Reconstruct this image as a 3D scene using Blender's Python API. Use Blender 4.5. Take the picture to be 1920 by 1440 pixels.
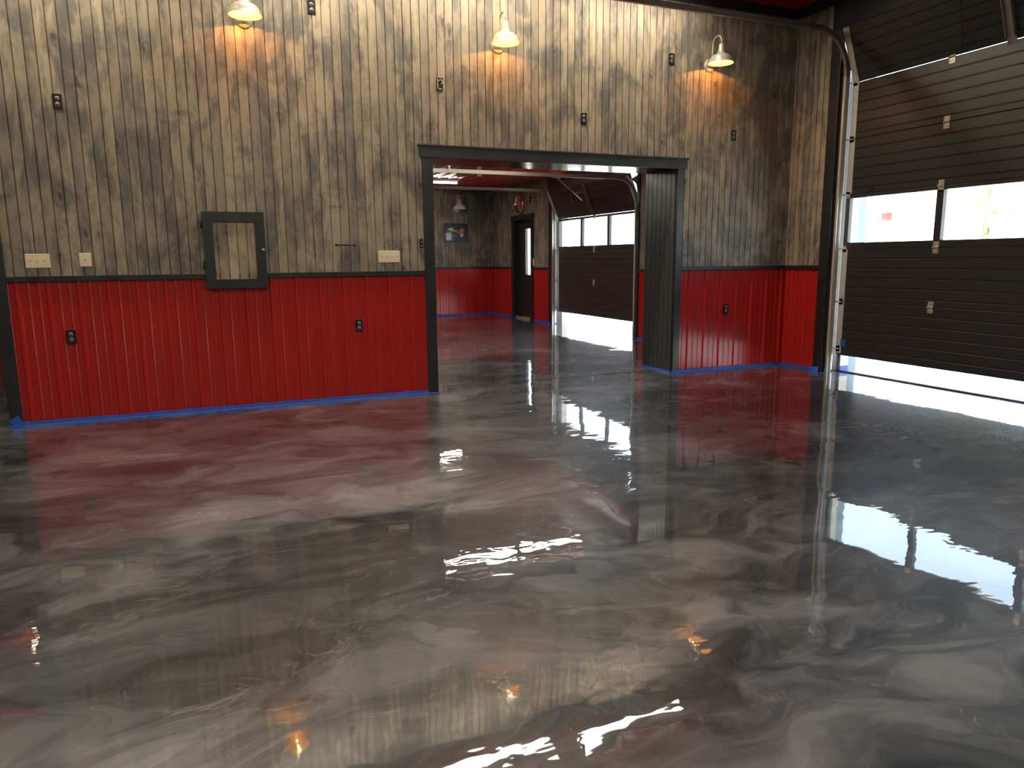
import bpy, math, random
from mathutils import Vector, Matrix
random.seed(7)
for o in list(bpy.data.objects): bpy.data.objects.remove(o)
SC = bpy.context.scene
COL = SC.collection
# ------------------------------------------------------------------ camera
F_PX, YAW, PITCH, ROLL = 1362.66, 0.3983, -0.1707, -0.0088
CAM = Vector((-0.7736, -6.3214, 1.2021))
fw = Vector((math.sin(YAW)*math.cos(PITCH), math.cos(YAW)*math.cos(PITCH), math.sin(PITCH)))
r0 = Vector((math.cos(YAW), -math.sin(YAW), 0)); u0 = r0.cross(fw)
rr = r0*math.cos(ROLL)+u0*math.sin(ROLL); uu = -r0*math.sin(ROLL)+u0*math.cos(ROLL)
cd = bpy.data.cameras.new('camera'); cam = bpy.data.objects.new('camera', cd); COL.objects.link(cam)
cam.matrix_world = Matrix(((rr.x, uu.x, -fw.x, CAM.x), (rr.y, uu.y, -fw.y, CAM.y), (rr.z, uu.z, -fw.z, CAM.z), (0, 0, 0, 1)))
cd.sensor_width = 36; cd.lens = F_PX/1920*36; cd.clip_start = .05; cd.clip_end = 500
SC.camera = cam
# ------------------------------------------------------------------ view, world, sun
SC.view_settings.view_transform = 'Standard'; SC.view_settings.look = 'None'
SC.view_settings.exposure = 0.05; SC.view_settings.gamma = 1.0; SC.view_settings.use_curve_mapping = False
SC.cycles.use_denoising = True
SC.cycles.max_bounces = 10; SC.cycles.diffuse_bounces = 5; SC.cycles.glossy_bounces = 5
SC.cycles.transparent_max_bounces = 10; SC.cycles.sample_clamp_indirect = 6.0
SC.cycles.caustics_reflective = False; SC.cycles.caustics_refractive = False
W = bpy.data.worlds.new('sky'); SC.world = W; W.use_nodes = True
wn = W.node_tree.nodes; wl = W.node_tree.links; bg = wn['Background']
sky = wn.new('ShaderNodeTexSky'); sky.sky_type = 'HOSEK_WILKIE'; sky.turbidity = 6; sky.ground_albedo = .6
sky.sun_direction = Vector((-.2, -.6, .8)).normalized()
hs = wn.new('ShaderNodeHueSaturation'); hs.inputs['Saturation'].default_value = .55
wl.new(sky.outputs[0], hs.inputs['Color']); wl.new(hs.outputs[0], bg.inputs[0]); bg.inputs[1].default_value = 26.0
sd = bpy.data.lights.new('sun', 'SUN'); sd.energy = 70; sd.angle = .01; sd.color = (1, .96, .9)
so = bpy.data.objects.new('sun', sd); COL.objects.link(so)
so.rotation_euler = Vector((.2, .6, -.8)).to_track_quat('-Z', 'Y').to_euler()
TUBE_E = 14.0      # look of the shop light tubes
SHOP_W = 17.0      # light given by one shop light
LAMP_W = 9.0       # barn lamp bulb watts
# ------------------------------------------------------------------ materials
def newmat(name):
    m = bpy.data.materials.new(name); m.use_nodes = True
    return m, m.node_tree.nodes, m.node_tree.links, m.node_tree.nodes['Principled BSDF']
def setp(b, **k):
    for a, v in k.items():
        n = a.replace('_', ' ')
        if n in b.inputs: b.inputs[n].default_value = v
class G:
    """small node helper"""
    def __init__(s, m): s.n = m.node_tree.nodes; s.l = m.node_tree.links
    def i(s, sock, v):
        if v is None: return
        if isinstance(v, (int, float, tuple, list)): sock.default_value = v
        else: s.l.new(v, sock)
    def math(s, op, a, b=None, c=None, clamp=False):
        x = s.n.new('ShaderNodeMath'); x.operation = op; x.use_clamp = clamp
        s.i(x.inputs[0], a); s.i(x.inputs[1], b); s.i(x.inputs[2], c); return x.outputs[0]
    def sep(s, v): x = s.n.new('ShaderNodeSeparateXYZ'); s.i(x.inputs[0], v); return x.outputs
    def com(s, a, b, c):
        x = s.n.new('ShaderNodeCombineXYZ'); s.i(x.inputs[0], a); s.i(x.inputs[1], b); s.i(x.inputs[2], c); return x.outputs[0]
    def noise(s, v, scale, detail=2, rough=.5, dist=0, out=0):
        x = s.n.new('ShaderNodeTexNoise'); s.i(x.inputs['Vector'], v); x.inputs['Scale'].default_value = scale
        x.inputs['Detail'].default_value = detail; x.inputs['Roughness'].default_value = rough; x.inputs['Distortion'].default_value = dist
        return x.outputs[out]
    def voro(s, v, scale, feat='F1', rnd=1):
        x = s.n.new('ShaderNodeTexVoronoi'); x.feature = feat; s.i(x.inputs['Vector'], v); x.inputs['Scale'].default_value = scale
        x.inputs['Randomness'].default_value = rnd; return x.outputs['Distance']
    def white(s, v):
        x = s.n.new('ShaderNodeTexWhiteNoise'); x.noise_dimensions = '1D'; s.i(x.inputs['W'], v); return x.outputs['Value']
    def ramp(s, f, pts, mode='LINEAR'):
        x = s.n.new('ShaderNodeValToRGB'); e = x.color_ramp; e.interpolation = mode
        while len(e.elements) < len(pts): e.elements.new(.5)
        for el, (p, c) in zip(e.elements, pts):
            el.position = p; el.color = (c, c, c, 1) if isinstance(c, (int, float)) else (*c, 1)
        s.i(x.inputs[0], f); return x.outputs[0]
    def mix(s, f, a, b, mode='MIX'):
        x = s.n.new('ShaderNodeMix'); x.data_type = 'RGBA'; x.blend_type = mode
        s.i(x.inputs[0], f)
        s.i(x.inputs[6], (*a, 1) if isinstance(a, tuple) and len(a) == 3 else a)
        s.i(x.inputs[7], (*b, 1) if isinstance(b, tuple) and len(b) == 3 else b); return x.outputs[2]
    def mr(s, v, a, b, c=0., d=1.):
        x = s.n.new('ShaderNodeMapRange'); s.i(x.inputs[0], v)
        for k, q in zip((1, 2, 3, 4), (a, b, c, d)): x.inputs[k].default_value = q
        return x.outputs[0]
    def vadd(s, a, b, op='ADD'):
        x = s.n.new('ShaderNodeVectorMath'); x.operation = op; s.i(x.inputs[0], a); s.i(x.inputs[1], b); return x.outputs[0]
    def pos(s): return s.n.new('ShaderNodeNewGeometry').outputs['Position']
    def obj(s): return s.n.new('ShaderNodeTexCoord').outputs['Object']
    def bump(s, h, strength, dist, bsdf, sock='Normal'):
        x = s.n.new('ShaderNodeBump'); x.inputs['Strength'].default_value = strength; x.inputs['Distance'].default_value = dist
        s.i(x.inputs['Height'], h); s.l.new(x.outputs[0], bsdf.inputs[sock]); return x.outputs[0]
def plain(name, col, rough=.5, metal=0., spec=.5, noise=.06, nscale=30, **k):
    """painted / plastic / metal surface with slight mottling and bump"""
    m, n, l, b = newmat(name); g = G(m)
    f = g.noise(g.obj(), nscale, 3)
    c = g.mix(f, tuple(x*(1-noise*2) for x in col), tuple(min(1, x*(1+noise*2)) for x in col))
    l.new(c, b.inputs['Base Color']); setp(b, Roughness=rough, Metallic=metal, Specular_IOR_Level=spec)
    l.new(g.mr(f, .3, .7, max(0.02, rough*.85), min(1, rough*1.15)), b.inputs['Roughness'])
    for a, v in k.items(): b.inputs[a.replace('_', ' ')].default_value = v
    return m
def glow(name, col, e, base=(.9, .9, .9)):
    m, n, l, b = newmat(name); g = G(m)
    setp(b, Base_Color=(*base, 1), Roughness=.3, Emission_Color=(*col, 1), Emission_Strength=e); return m
PITCH_B = .0737
def wood(name, axis, phase=0., lightc=(.37, .315, .225), dark=1.0):
    m, n, l, b = newmat(name); g = G(m)
    x, y, z = g.sep(g.pos()); u = x if axis == 'x' else y
    t = g.math('DIVIDE', g.math('ADD', u, -phase), PITCH_B)
    idn = g.math('FLOOR', g.math('ADD', t, .5))          # grooves sit at phase+(k+.5)*pitch
    r1 = g.white(idn); r2 = g.white(g.math('ADD', idn, 37.3)); r3 = g.white(g.math('ADD', idn, 91.7))
    zo = g.math('ADD', z, g.math('MULTIPLY', r1, 23.))
    # board base tone
    grain = g.noise(g.com(g.math('MULTIPLY', u, 70.), idn, g.math('MULTIPLY', zo, 2.2)), 1., 4, .6, .4)
    c = g.mix(grain, tuple(v*.80 for v in lightc), tuple(v*1.22 for v in lightc))
    c = g.mix(g.math('MULTIPLY', r2, .6), c, (.22, .185, .145))
    c = g.mix(g.mr(r3, .70, 1., 0, .55), c, (.17, .16, .15))
    # stain: smoky patches, partly running across boards
    wv = g.noise(g.com(g.math('MULTIPLY', u, 3.0), 3.1, g.math('MULTIPLY', z, 2.0)), 1., 4, .62, 1.2)
    wb = g.noise(g.com(g.math('MULTIPLY', u, 9.), idn, g.math('MULTIPLY', zo, 1.5)), 1., 4, .6, 1.4)
    st = g.math('ADD', g.math('MULTIPLY', wv, .58), g.math('MULTIPLY', wb, .42))
    # grey mix grows stronger along x, towards the right corner
    hx = g.mr(x, 3.4, 4.9, .0, .055) if axis == 'x' else g.math('ADD', .0, 0.)
    st = g.math('ADD', st, hx)
    s1 = g.mr(st, .47, .58, 0, .80*dark)
    c = g.mix(s1, c, (.092, .092, .092))
    cl = g.noise(g.com(g.math('MULTIPLY', u, 14.), g.math('MULTIPLY', idn, .3), g.math('MULTIPLY', z, 5.)), 1., 4, .65, 1.)
    c = g.mix(g.mr(cl, .50, .68, 0, .55), c, (.12, .11, .10))
    # knots
    kv = g.com(g.math('MULTIPLY', u, 5.6), g.math('MULTIPLY', idn, .10), g.math('MULTIPLY', g.math('ADD', z, g.math('MULTIPLY', r1, .16)), 3.0))
    kv = g.vadd(kv, g.vadd(g.noise(kv, 1.6, 2, out=1), (.35, .35, .35), 'MULTIPLY'))
    kd = g.voro(kv, 1.)
    sm = g.noise(g.com(g.math('MULTIPLY', u, 16.), 5., g.math('MULTIPLY', z, 9.)), 1., 3, .6, 1.)
    c = g.mix(g.math('MULTIPLY', g.mr(kd, .08, .46, .95, 0), g.mr(sm, .38, .62, .1, 1.)), c, (.075, .076, .078))
    c = g.mix(g.mr(kd, .05, .12, .8, 0), c, (.05, .037, .028))
    c = g.mix(g.mr(g.math('ABSOLUTE', g.math('SUBTRACT', kd, .155)), 0., .02, .55, 0), c, (.30, .25, .18))
    # grain swirl lines near knots
    ring = g.math('SINE', g.math('MULTIPLY', kd, 95.))
    c = g.mix(g.math('MULTIPLY', g.mr(ring, .3, 1., 0, .16), g.mr(kd, .12, .38, 1., 0)), c, (.12, .095, .07))
    l.new(c, b.inputs['Base Color'])
    setp(b, Specular_IOR_Level=.35); l.new(g.mr(grain, .3, .7, .42, .6), b.inputs['Roughness'])
    g.bump(grain, .25, .002, b)
    return m
M = {}
M['wood'] = wood('stained_pine_boards', 'x', .0)
M['wood_side'] = wood('stained_pine_boards_side', 'y', .0)
M['wood_far'] = wood('stained_pine_boards_far', 'x', .02, (.33, .26, .18), 1.1)
M['wood_hatch'] = wood('stained_pine_hatch', 'x', -.012, (.47, .37, .25), .45)
M['black_wood'] = plain('black_stained_timber', (.017, .019, .021), .38, 0, .5, .25, 9)
def beadboard():
    m, n, l, b = newmat('black_beadboard'); g = G(m)
    x, y, z = g.sep(g.pos())
    gr = g.noise(g.com(g.math('MULTIPLY', y, 60.), g.math('MULTIPLY', x, 60.), g.math('MULTIPLY', z, 3.)), 1., 4, .6)
    l.new(g.mix(gr, (.034, .039, .039), (.048, .054, .053)), b.inputs['Base Color'])
    l.new(g.mr(gr, .3, .7, .24, .36), b.inputs['Roughness']); g.bump(gr, .15, .001, b); return m
M['bead'] = beadboard()
M['soffit'] = plain('black_gloss_boards', (.030, .034, .034), .17, 0, .5, .1, 6)
def redmetal(name, col, rough):
    m, n, l, b = newmat(name); g = G(m)
    f = g.noise(g.pos(), 3., 3); f2 = g.noise(g.pos(), 160., 2)
    l.new(g.mix(f, tuple(v*.96 for v in col), tuple(v*1.04 for v in col)), b.inputs['Base Color'])
    setp(b, Specular_IOR_Level=.5, Roughness=rough)
    g.bump(f2, .04, .0004, b); return m
M['red'] = redmetal('red_painted_steel', (.41, .017, .015), .24)
M['red_ceiling'] = redmetal('red_ceiling_steel', (.42, .02, .018), .22)
M['galv'] = plain('galvanised_steel', (.33, .31, .27), .42, .7, .5, .12, 25)
M['galv_light'] = plain('bright_galvanised_steel', (.66, .63, .57), .42, .5, .5, .1, 25)
M['hinge'] = plain('zinc_hinge', (.62, .58, .50), .40, .6, .5, .15, 60)
M['rubber'] = plain('black_rubber', (.03, .028, .028), .6)
M['dark_steel'] = plain('dark_steel', (.06, .055, .05), .35, .8)
M['black_plastic'] = plain('black_plastic', (.012, .012, .012), .28)
M['slot'] = plain('socket_face', (.14, .14, .14), .3)
M['ivory'] = plain('ivory_plastic', (.80, .70, .47), .35, 0, .5, .02)
M['ivory_dark'] = plain('ivory_toggle', (.88, .80, .60), .3, 0, .5, .02)
M['tape'] = plain('blue_masking_tape', (.025, .10, .44), .5, 0, .4, .18, 14)
M['enamel'] = plain('galvanised_enamel', (.42, .40, .34), .34, .25, .5, .05)
M['white_enamel'] = plain('white_enamel', (.78, .77, .74), .35, 0, .5, .02)
M['enamel_in'] = plain('white_enamel_inside', (.85, .72, .50), .45, 0, .4, .02)
M['bulb'] = glow('warm_bulb', (1., .60, .12), 16.)
M['tube'] = glow('fluorescent_tube', (1., .91, .78), TUBE_E)
M['tube'].cycles.emission_sampling = 'NONE'; M['bulb'].cycles.emission_sampling = 'NONE'
M['fixture'] = plain('white_fixture_steel', (.8, .8, .78), .4)
M['beige_trim'] = plain('beige_jamb', (.60, .56, .46), .6)
M['blue_trim'] = plain('slate_blue_trim', (.17, .26, .30), .5)
M['red_paint'] = plain('red_paint', (.8, .05, .05), .5)
M['bark'] = plain('tree_bark', (.22, .17, .12), .9, 0, .2, .3, 12)
M['tan'] = plain('tan_timber', (.35, .27, .15), .6, 0, .3, .15, 20)
M['green'] = plain('green_plastic', (.05, .25, .10), .4)
M['orange'] = plain('orange_plastic', (.7, .22, .05), .4)
M['exterior'] = plain('exterior_siding', (.5, .48, .44), .8)
M['rope'] = plain('dark_red_cord', (.14, .02, .02), .8)
def doorskin():
    m, n, l, b = newmat('black_embossed_door_steel'); g = G(m)
    x, y, z = g.sep(g.pos())
    gr = g.noise(g.com(x, g.math('MULTIPLY', y, 9.), g.math('MULTIPLY', z, 160.)), 1., 3, .6)
    l.new(g.mix(gr, (.022, .0225, .0235), (.036, .036, .036)), b.inputs['Base Color'])
    setp(b, Roughness=.36, Specular_IOR_Level=.5); g.bump(gr, .2, .001, b); return m
M['door'] = doorskin()
def glassmat():
    m, n, l, b = newmat('window_glass'); g = G(m)
    n.remove(b); out = n['Material Output']
    tr = n.new('ShaderNodeBsdfTransparent'); tr.inputs[0].default_value = (.93, .96, .95, 1)
    gl = n.new('ShaderNodeBsdfGlossy'); gl.inputs['Roughness'].default_value = .01
    fr = n.new('ShaderNodeFresnel'); fr.inputs[0].default_value = 1.5
    geo = n.new('ShaderNodeNewGeometry')      # inner faces of the pane only transmit
    fac = g.math('MULTIPLY', fr.outputs[0], g.math('SUBTRACT', 1., geo.outputs['Backfacing']))
    mx = n.new('ShaderNodeMixShader'); l.new(fac, mx.inputs[0]); l.new(tr.outputs[0], mx.inputs[1]); l.new(gl.outputs[0], mx.inputs[2])
    l.new(mx.outputs[0], out.inputs[0]); return m
M['glass'] = glassmat()
def epoxy():
    m, n, l, b = newmat('metallic_epoxy_floor'); g = G(m)
    p = g.pos(); x, y, z = g.sep(p)
    # gently turned and stretched: strokes run across the room
    q = g.com(g.math('ADD', g.math('MULTIPLY', x, 1.15), g.math('MULTIPLY', y, -.25)), g.math('ADD', g.math('MULTIPLY', y, 1.9), g.math('MULTIPLY', x, .18)), 0.)
    w1 = g.vadd(g.noise(q, .75, 2, .5, 0, 1), (-.5, -.5, -.5)); q1 = g.vadd(q, g.vadd(w1, (1.3, 1.3, 0), 'MULTIPLY'))
    w2 = g.vadd(g.noise(q1, 2.1, 2, .5, 0, 1), (-.5, -.5, -.5)); q2 = g.vadd(q1, g.vadd(w2, (.6, .6, 0), 'MULTIPLY'))
    w3 = g.vadd(g.noise(q2, 6., 3, .6, 0, 1), (-.5, -.5, -.5)); q3 = g.vadd(q2, g.vadd(w3, (.22, .22, 0), 'MULTIPLY'))
    big = g.noise(q2, .9, 3, .5, .3)
    fine = g.noise(q3, 2.2, 6, .62, 1.1)
    val = g.math('ADD', g.math('MULTIPLY', big, .48), g.math('MULTIPLY', fine, .52))
    # poured light and dark pools of the slab; the far-room one is painted reflection
    wx, wy, _ = g.sep(g.vadd(p, g.vadd(w2, (.9, .7, 0), 'MULTIPLY')))
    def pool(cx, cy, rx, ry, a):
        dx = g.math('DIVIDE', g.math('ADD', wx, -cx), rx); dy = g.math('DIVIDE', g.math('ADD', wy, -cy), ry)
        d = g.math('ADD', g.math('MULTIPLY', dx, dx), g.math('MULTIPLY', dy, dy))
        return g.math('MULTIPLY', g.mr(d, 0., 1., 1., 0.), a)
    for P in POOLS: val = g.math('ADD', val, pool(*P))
    # fine silver filaments
    rdg = g.math('ABSOLUTE', g.math('SUBTRACT', g.noise(q2, 1.5, 3, .55, 1.6), .5))
    fil = g.math('MULTIPLY', g.mr(rdg, 0., .010, 1., 0.), g.mr(g.noise(q, 1.6, 2), .50, .66, 0., .35))
    rdg2 = g.math('ABSOLUTE', g.math('SUBTRACT', g.noise(q3, 3.2, 2, .5, 2.2), .5))
    fil2 = g.math('MULTIPLY', g.mr(rdg2, 0., .025, 1., 0.), g.mr(g.noise(q, 2.3, 2), .5, .66, 0., .2))
    c = g.ramp(val, [(.36, (.012, .016, .020)), (.45, (.036, .043, .050)), (.53, (.082, .092, .102)), (.62, (.158, .170, .180)), (.72, (.26, .275, .282)), (.84, (.40, .415, .42))])
    c = g.mix(fil, c, (.42, .40, .37)); c = g.mix(fil2, c, (.34, .33, .31))
    l.new(c, b.inputs['Base Color'])
    setp(b, Roughness=.34, Specular_IOR_Level=.16, Metallic=.0, Coat_Weight=1., Coat_Roughness=.012, Coat_IOR=1.9)
    rip = g.math('MULTIPLY', g.noise(g.vadd(p, (1., 1.8, 1.), 'MULTIPLY'), 7., 1, .5, .6), g.math('MULTIPLY', g.mr(g.noise(p, .9, 1), .42, .62, .02, .20), g.mr(g.math('ADD', x, g.math('MULTIPLY', y, .5)), .2, 1.6, 1., .08)))
    h = g.math('ADD', g.math('ADD', g.noise(p, 1.3, 2, .5, .4), g.math('MULTIPLY', g.noise(q2, 4., 2, .5), .08)), rip)
    bm = n.new('ShaderNodeBump'); bm.inputs['Strength'].default_value = .25; bm.inputs['Distance'].default_value = .02
    g.i(bm.inputs['Height'], h); l.new(bm.outputs[0], b.inputs['Coat Normal'])
    return m
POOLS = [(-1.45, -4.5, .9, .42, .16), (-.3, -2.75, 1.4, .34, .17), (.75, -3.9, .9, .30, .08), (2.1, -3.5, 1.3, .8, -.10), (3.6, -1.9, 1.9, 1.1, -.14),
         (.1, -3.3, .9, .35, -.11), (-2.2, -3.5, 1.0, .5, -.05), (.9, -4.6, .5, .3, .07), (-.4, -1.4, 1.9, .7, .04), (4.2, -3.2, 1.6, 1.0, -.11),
         (.2, -2.1, 1.1, .3, .07), (2.5, 3.0, 3.5, 3.0, .09)]  # last entry puts the far room's brighter reflection into the floor colour
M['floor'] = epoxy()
def concrete():
    m, n, l, b = newmat('bright_concrete'); g = G(m)
    f = g.noise(g.pos(), 1.2, 5, .6); f2 = g.noise(g.pos(), 40., 3)
    l.new(g.mix(f, (.52, .50, .46), (.66, .64, .60)), b.inputs['Base Color']); setp(b, Roughness=.85); g.bump(f2, .2, .003, b); return m
M['concrete'] = concrete()
def leafmat():
    m, n, l, b = newmat('leaves'); g = G(m)
    l.new(g.mix(g.noise(g.pos(), 2., 3), (.30, .38, .18), (.45, .52, .28)), b.inputs['Base Color']); setp(b, Roughness=.6); return m
M['leaf'] = leafmat()
def grassmat():
    m, n, l, b = newmat('lawn'); g = G(m)
    l.new(g.mix(g.noise(g.pos(), 1.5, 5), (.20, .26, .09), (.34, .36, .16)), b.inputs['Base Color']); setp(b, Roughness=.9); return m
M['grass'] = grassmat()
# ------------------------------------------------------------------ mesh helpers
class MB:
    def __init__(s): s.v = []; s.f = []; s.mi = []; s.cur = 0; s.smooth = []; s.sm = False
    def add(s, vs, fs):
        o = len(s.v); s.v += [tuple(v) for v in vs]
        for f in fs: s.f.append([i+o for i in f]); s.mi.append(s.cur); s.smooth.append(s.sm)
        return s
    def box(s, x0, x1, y0, y1, z0, z1):
        x0, x1 = sorted((x0, x1)); y0, y1 = sorted((y0, y1)); z0, z1 = sorted((z0, z1))
        return s.add([(x0, y0, z0), (x1, y0, z0), (x1, y1, z0), (x0, y1, z0), (x0, y0, z1), (x1, y0, z1), (x1, y1, z1), (x0, y1, z1)],
                     [(0, 3, 2, 1), (4, 5, 6, 7), (0, 1, 5, 4), (1, 2, 6, 5), (2, 3, 7, 6), (3, 0, 4, 7)])
    def obox(s, c, ex, ey, ez):
        c = Vector(c); ex = Vector(ex); ey = Vector(ey); ez = Vector(ez)
        vs = [c+a*ex+b*ey+d*ez for d in (-1, 1) for a, b in ((-1, -1), (1, -1), (1, 1), (-1, 1))]
        return s.add(vs, [(0, 3, 2, 1), (4, 5, 6, 7), (0, 1, 5, 4), (1, 2, 6, 5), (2, 3, 7, 6), (3, 0, 4, 7)])
    def prism(s, poly, fn, a, b):
        """closed polygon (list of 2D) extruded; fn(p2, t) -> 3D"""
        n = len(poly); vs = [fn(p, a) for p in poly]+[fn(p, b) for p in poly]
        fs = [(i, (i+1) % n, (i+1) % n+n, i+n) for i in range(n)]
        fs += [tuple(range(n))[::-1], tuple(range(n, 2*n))]
        return s.add(vs, fs)
    def tube(s, path, r, seg=10, caps=True):
        path = [Vector(p) for p in path]; rs = r if isinstance(r, (list, tuple)) else [r]*len(path)
        vs = []; up = None
        for i, p in enumerate(path):
            d = (path[min(i+1, len(path)-1)]-path[max(i-1, 0)]).normalized()
            if up is None: up = Vector((0, 0, 1)) if abs(d.z) < .9 else Vector((1, 0, 0))
            a = (up-d*up.dot(d)).normalized(); b = d.cross(a); up = a
            vs += [p+(a*math.cos(t)+b*math.sin(t))*rs[i] for t in [2*math.pi*k/seg for k in range(seg)]]
        fs = []
        for i in range(len(path)-1):
            for k in range(seg): fs.append((i*seg+k, i*seg+(k+1) % seg, (i+1)*seg+(k+1) % seg, (i+1)*seg+k))
        if caps: fs += [tuple(range(seg))[::-1], tuple(range((len(path)-1)*seg, len(path)*seg))]
        o = s.sm; s.sm = True; s.add(vs, fs); s.sm = o; return s
    def lathe(s, prof, c=(0, 0, 0), seg=32, axis='z'):
        vs = []; fs = []; n = len(prof)
        for k in range(seg):
            t = 2*math.pi*k/seg
            for r, h in prof:
                if axis == 'z': vs.append((c[0]+r*math.cos(t), c[1]+r*math.sin(t), c[2]+h))
                elif axis == 'y': vs.append((c[0]+r*math.cos(t), c[1]+h, c[2]+r*math.sin(t)))
                else: vs.append((c[0]+h, c[1]+r*math.cos(t), c[2]+r*math.sin(t)))
        for k in range(seg):
            for i in range(n-1): fs.append((k*n+i, ((k+1) % seg)*n+i, ((k+1) % seg)*n+i+1, k*n+i+1))
        o = s.sm; s.sm = True; s.add(vs, fs); s.sm = o; return s
    def sweep(s, sect, path, frame):
        """sect: closed 2D list, path: 3D list, frame(i)->(A,B) vectors"""
        n = len(sect); vs = []
        for i, p in enumerate(path):
            A, B = frame(i); vs += [Vector(p)+A*q[0]+B*q[1] for q in sect]
        fs = []
        for i in range(len(path)-1):
            for k in range(n): fs.append((i*n+k, i*n+(k+1) % n, (i+1)*n+(k+1) % n, (i+1)*n+k))
        fs += [tuple(range(n))[::-1], tuple(range((len(path)-1)*n, len(path)*n))]
        return s.add(vs, fs)
def build(name, mb, mats, parent=None, origin=None, bevel=0., kind=None, label=None, cat=None, group=None):
    if not isinstance(mats, (list, tuple)): mats = [mats]
    if origin is None:
        if parent is not None: origin = Vector(parent.get('_o', (0, 0, 0)))
        else:
            xs = [v[0] for v in mb.v]; ys = [v[1] for v in mb.v]; zs = [v[2] for v in mb.v]
            origin = Vector(((min(xs)+max(xs))/2, (min(ys)+max(ys))/2, min(zs)))
    origin = Vector(origin)
    me = bpy.data.meshes.new(name); me.from_pydata([Vector(v)-origin for v in mb.v], [], mb.f)
    for m in mats: me.materials.append(m)
    for p, mi, sm in zip(me.polygons, mb.mi, mb.smooth): p.material_index = mi; p.use_smooth = sm
    import bmesh
    bm = bmesh.new(); bm.from_mesh(me); bmesh.ops.recalc_face_normals(bm, faces=bm.faces); bm.to_mesh(me); bm.free()
    o = bpy.data.objects.new(name, me); COL.objects.link(o)
    if parent is not None:
        o.parent = parent
        if parent.type == 'MESH': o.location = (0, 0, 0)
    else: o.location = origin
    ORI[o.name] = origin
    if bevel:
        bv = o.modifiers.new('bevel', 'BEVEL'); bv.width = bevel; bv.segments = 2; bv.limit_method = 'ANGLE'; bv.harden_normals = False
    tag(o, label, cat, group, kind); return o
ORI = {}
def tag(o, label=None, cat=None, group=None, kind=None):
    if label: o['label'] = label
    if cat: o['category'] = cat
    if group: o['group'] = group
    if kind: o['kind'] = kind
def thing(name, loc, label=None, cat=None, group=None, kind=None):
    o = bpy.data.objects.new(name, None); COL.objects.link(o); o.location = loc; o.empty_display_size = .1
    ORI[o.name] = Vector(loc); tag(o, label, cat, group, kind); return o
def part(name, mb, mat, parent, **k): return build(name, mb, mat, parent, origin=ORI[parent.name], **k)
def copy_tree(o, loc, label=None):
    r = o.copy(); COL.objects.link(r); r.location = loc
    if label: r['label'] = label
    for ch in o.children:
        c = ch.copy(); COL.objects.link(c); c.parent = r
        for g in ch.children:
            d = g.copy(); COL.objects.link(d); d.parent = c
    return r
def struct(name, mb, mat, **k): return build(name, mb, mat, kind='structure', **k)
# cladding seen from -y ('y') or from -x ('x'); u runs along the wall
def clad(face, plane, u0, u1, z0, z1, pts, back=.0118):
    poly = [(u0, back)]+[(u0, off_at(pts, u0))]+[(u, o) for u, o in pts if u0 < u < u1]+[(u1, off_at(pts, u1)), (u1, back)]
    fn = (lambda p, t: (p[0], plane+p[1], t)) if face == 'y' else (lambda p, t: (plane+p[1], p[0], t))
    m = MB()
    n = len(poly); vs = [fn(p, z0) for p in poly]+[fn(p, z1) for p in poly]
    fs = [(i, i+1, i+1+n, i+n) for i in range(n-1)]
    # caps as quads per strip
    for i in range(1, n-2):
        pass
    m.add(vs, fs)
    for base in (z0, z1):
        for a, b in zip(poly[1:-1], poly[2:-1]):
            m.add([fn((a[0], back), base), fn(a, base), fn(b, base), fn((b[0], back), base)], [(0, 1, 2, 3)])
    return m
def off_at(pts, u):
    for (a, oa), (b, ob) in zip(pts, pts[1:]):
        if a <= u <= b: return oa if b == a else oa+(ob-oa)*(u-a)/(b-a)
    return pts[0][1] if u < pts[0][0] else pts[-1][1]
def board_pts(u0, u1, phase, pitch=PITCH_B, gw=.0075, gd=.0113):
    k = math.floor((u0-phase)/pitch)-1; r = []
    while phase+k*pitch < u1+pitch:
        c = phase+(k+.5)*pitch; j = random.uniform(0, .0012)
        r += [(c-gw/2-.001, 0), (c-gw/2, .002), (c-gw/2+.0004, gd), (c+gw/2-.0004, gd), (c+gw/2, .002), (c+gw/2+.001, 0)]
        k += 1
    return r
def rib_pts(u0, u1, phase, pitch=.2, h=.017):
    k = math.floor((u0-phase)/pitch)-1; r = []
    while phase+k*pitch < u1+pitch:
        c = phase+k*pitch
        r += [(c-.018, 0), (c-.009, -h), (c+.009, -h), (c+.018, 0)]
        for f in (1/3, 2/3):
            m = c+pitch*f; r += [(m-.010, 0), (m-.005, -.004), (m+.005, -.004), (m+.010, 0)]
        k += 1
    return r
# ------------------------------------------------------------------ dimensions
XL, XA, XD, XC = -2.08, 1.055, 3.78, 5.173
OB, OC, T = 1.146, 3.71, .54
ZH, ZR, ZR0 = 2.10, 1.105, 1.068
ZT, ZT2 = 3.635, 3.73     # cladding top, ceiling of near room
YB, ZF, ZRF = 8.73, 2.645, 1.035
# ------------------------------------------------------------------ floor, ground
fl = MB().box(-9, 5.36, -11, YB+.02, -.12, 0)
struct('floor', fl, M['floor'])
struct('driveway', MB().box(5.36, 24, -30, 30, -.14, -.02), M['concrete'], label='sunlit pale concrete apron outside the garage doors', cat='driveway')
struct('lawn', MB().box(24, 90, -60, 80, -.16, -.03), M['grass'], label='bright lawn beyond the driveway', cat='lawn')
struct('trim_1', MB().box(5.345, 5.375, -3.78, -.64, 0, .012), M['rubber'])                 # threshold strip, right door
struct('trim_2', MB().box(OB, OC, .228, .242, -.001, .0024), M['rubber'])                   # joint across the wide opening
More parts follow.
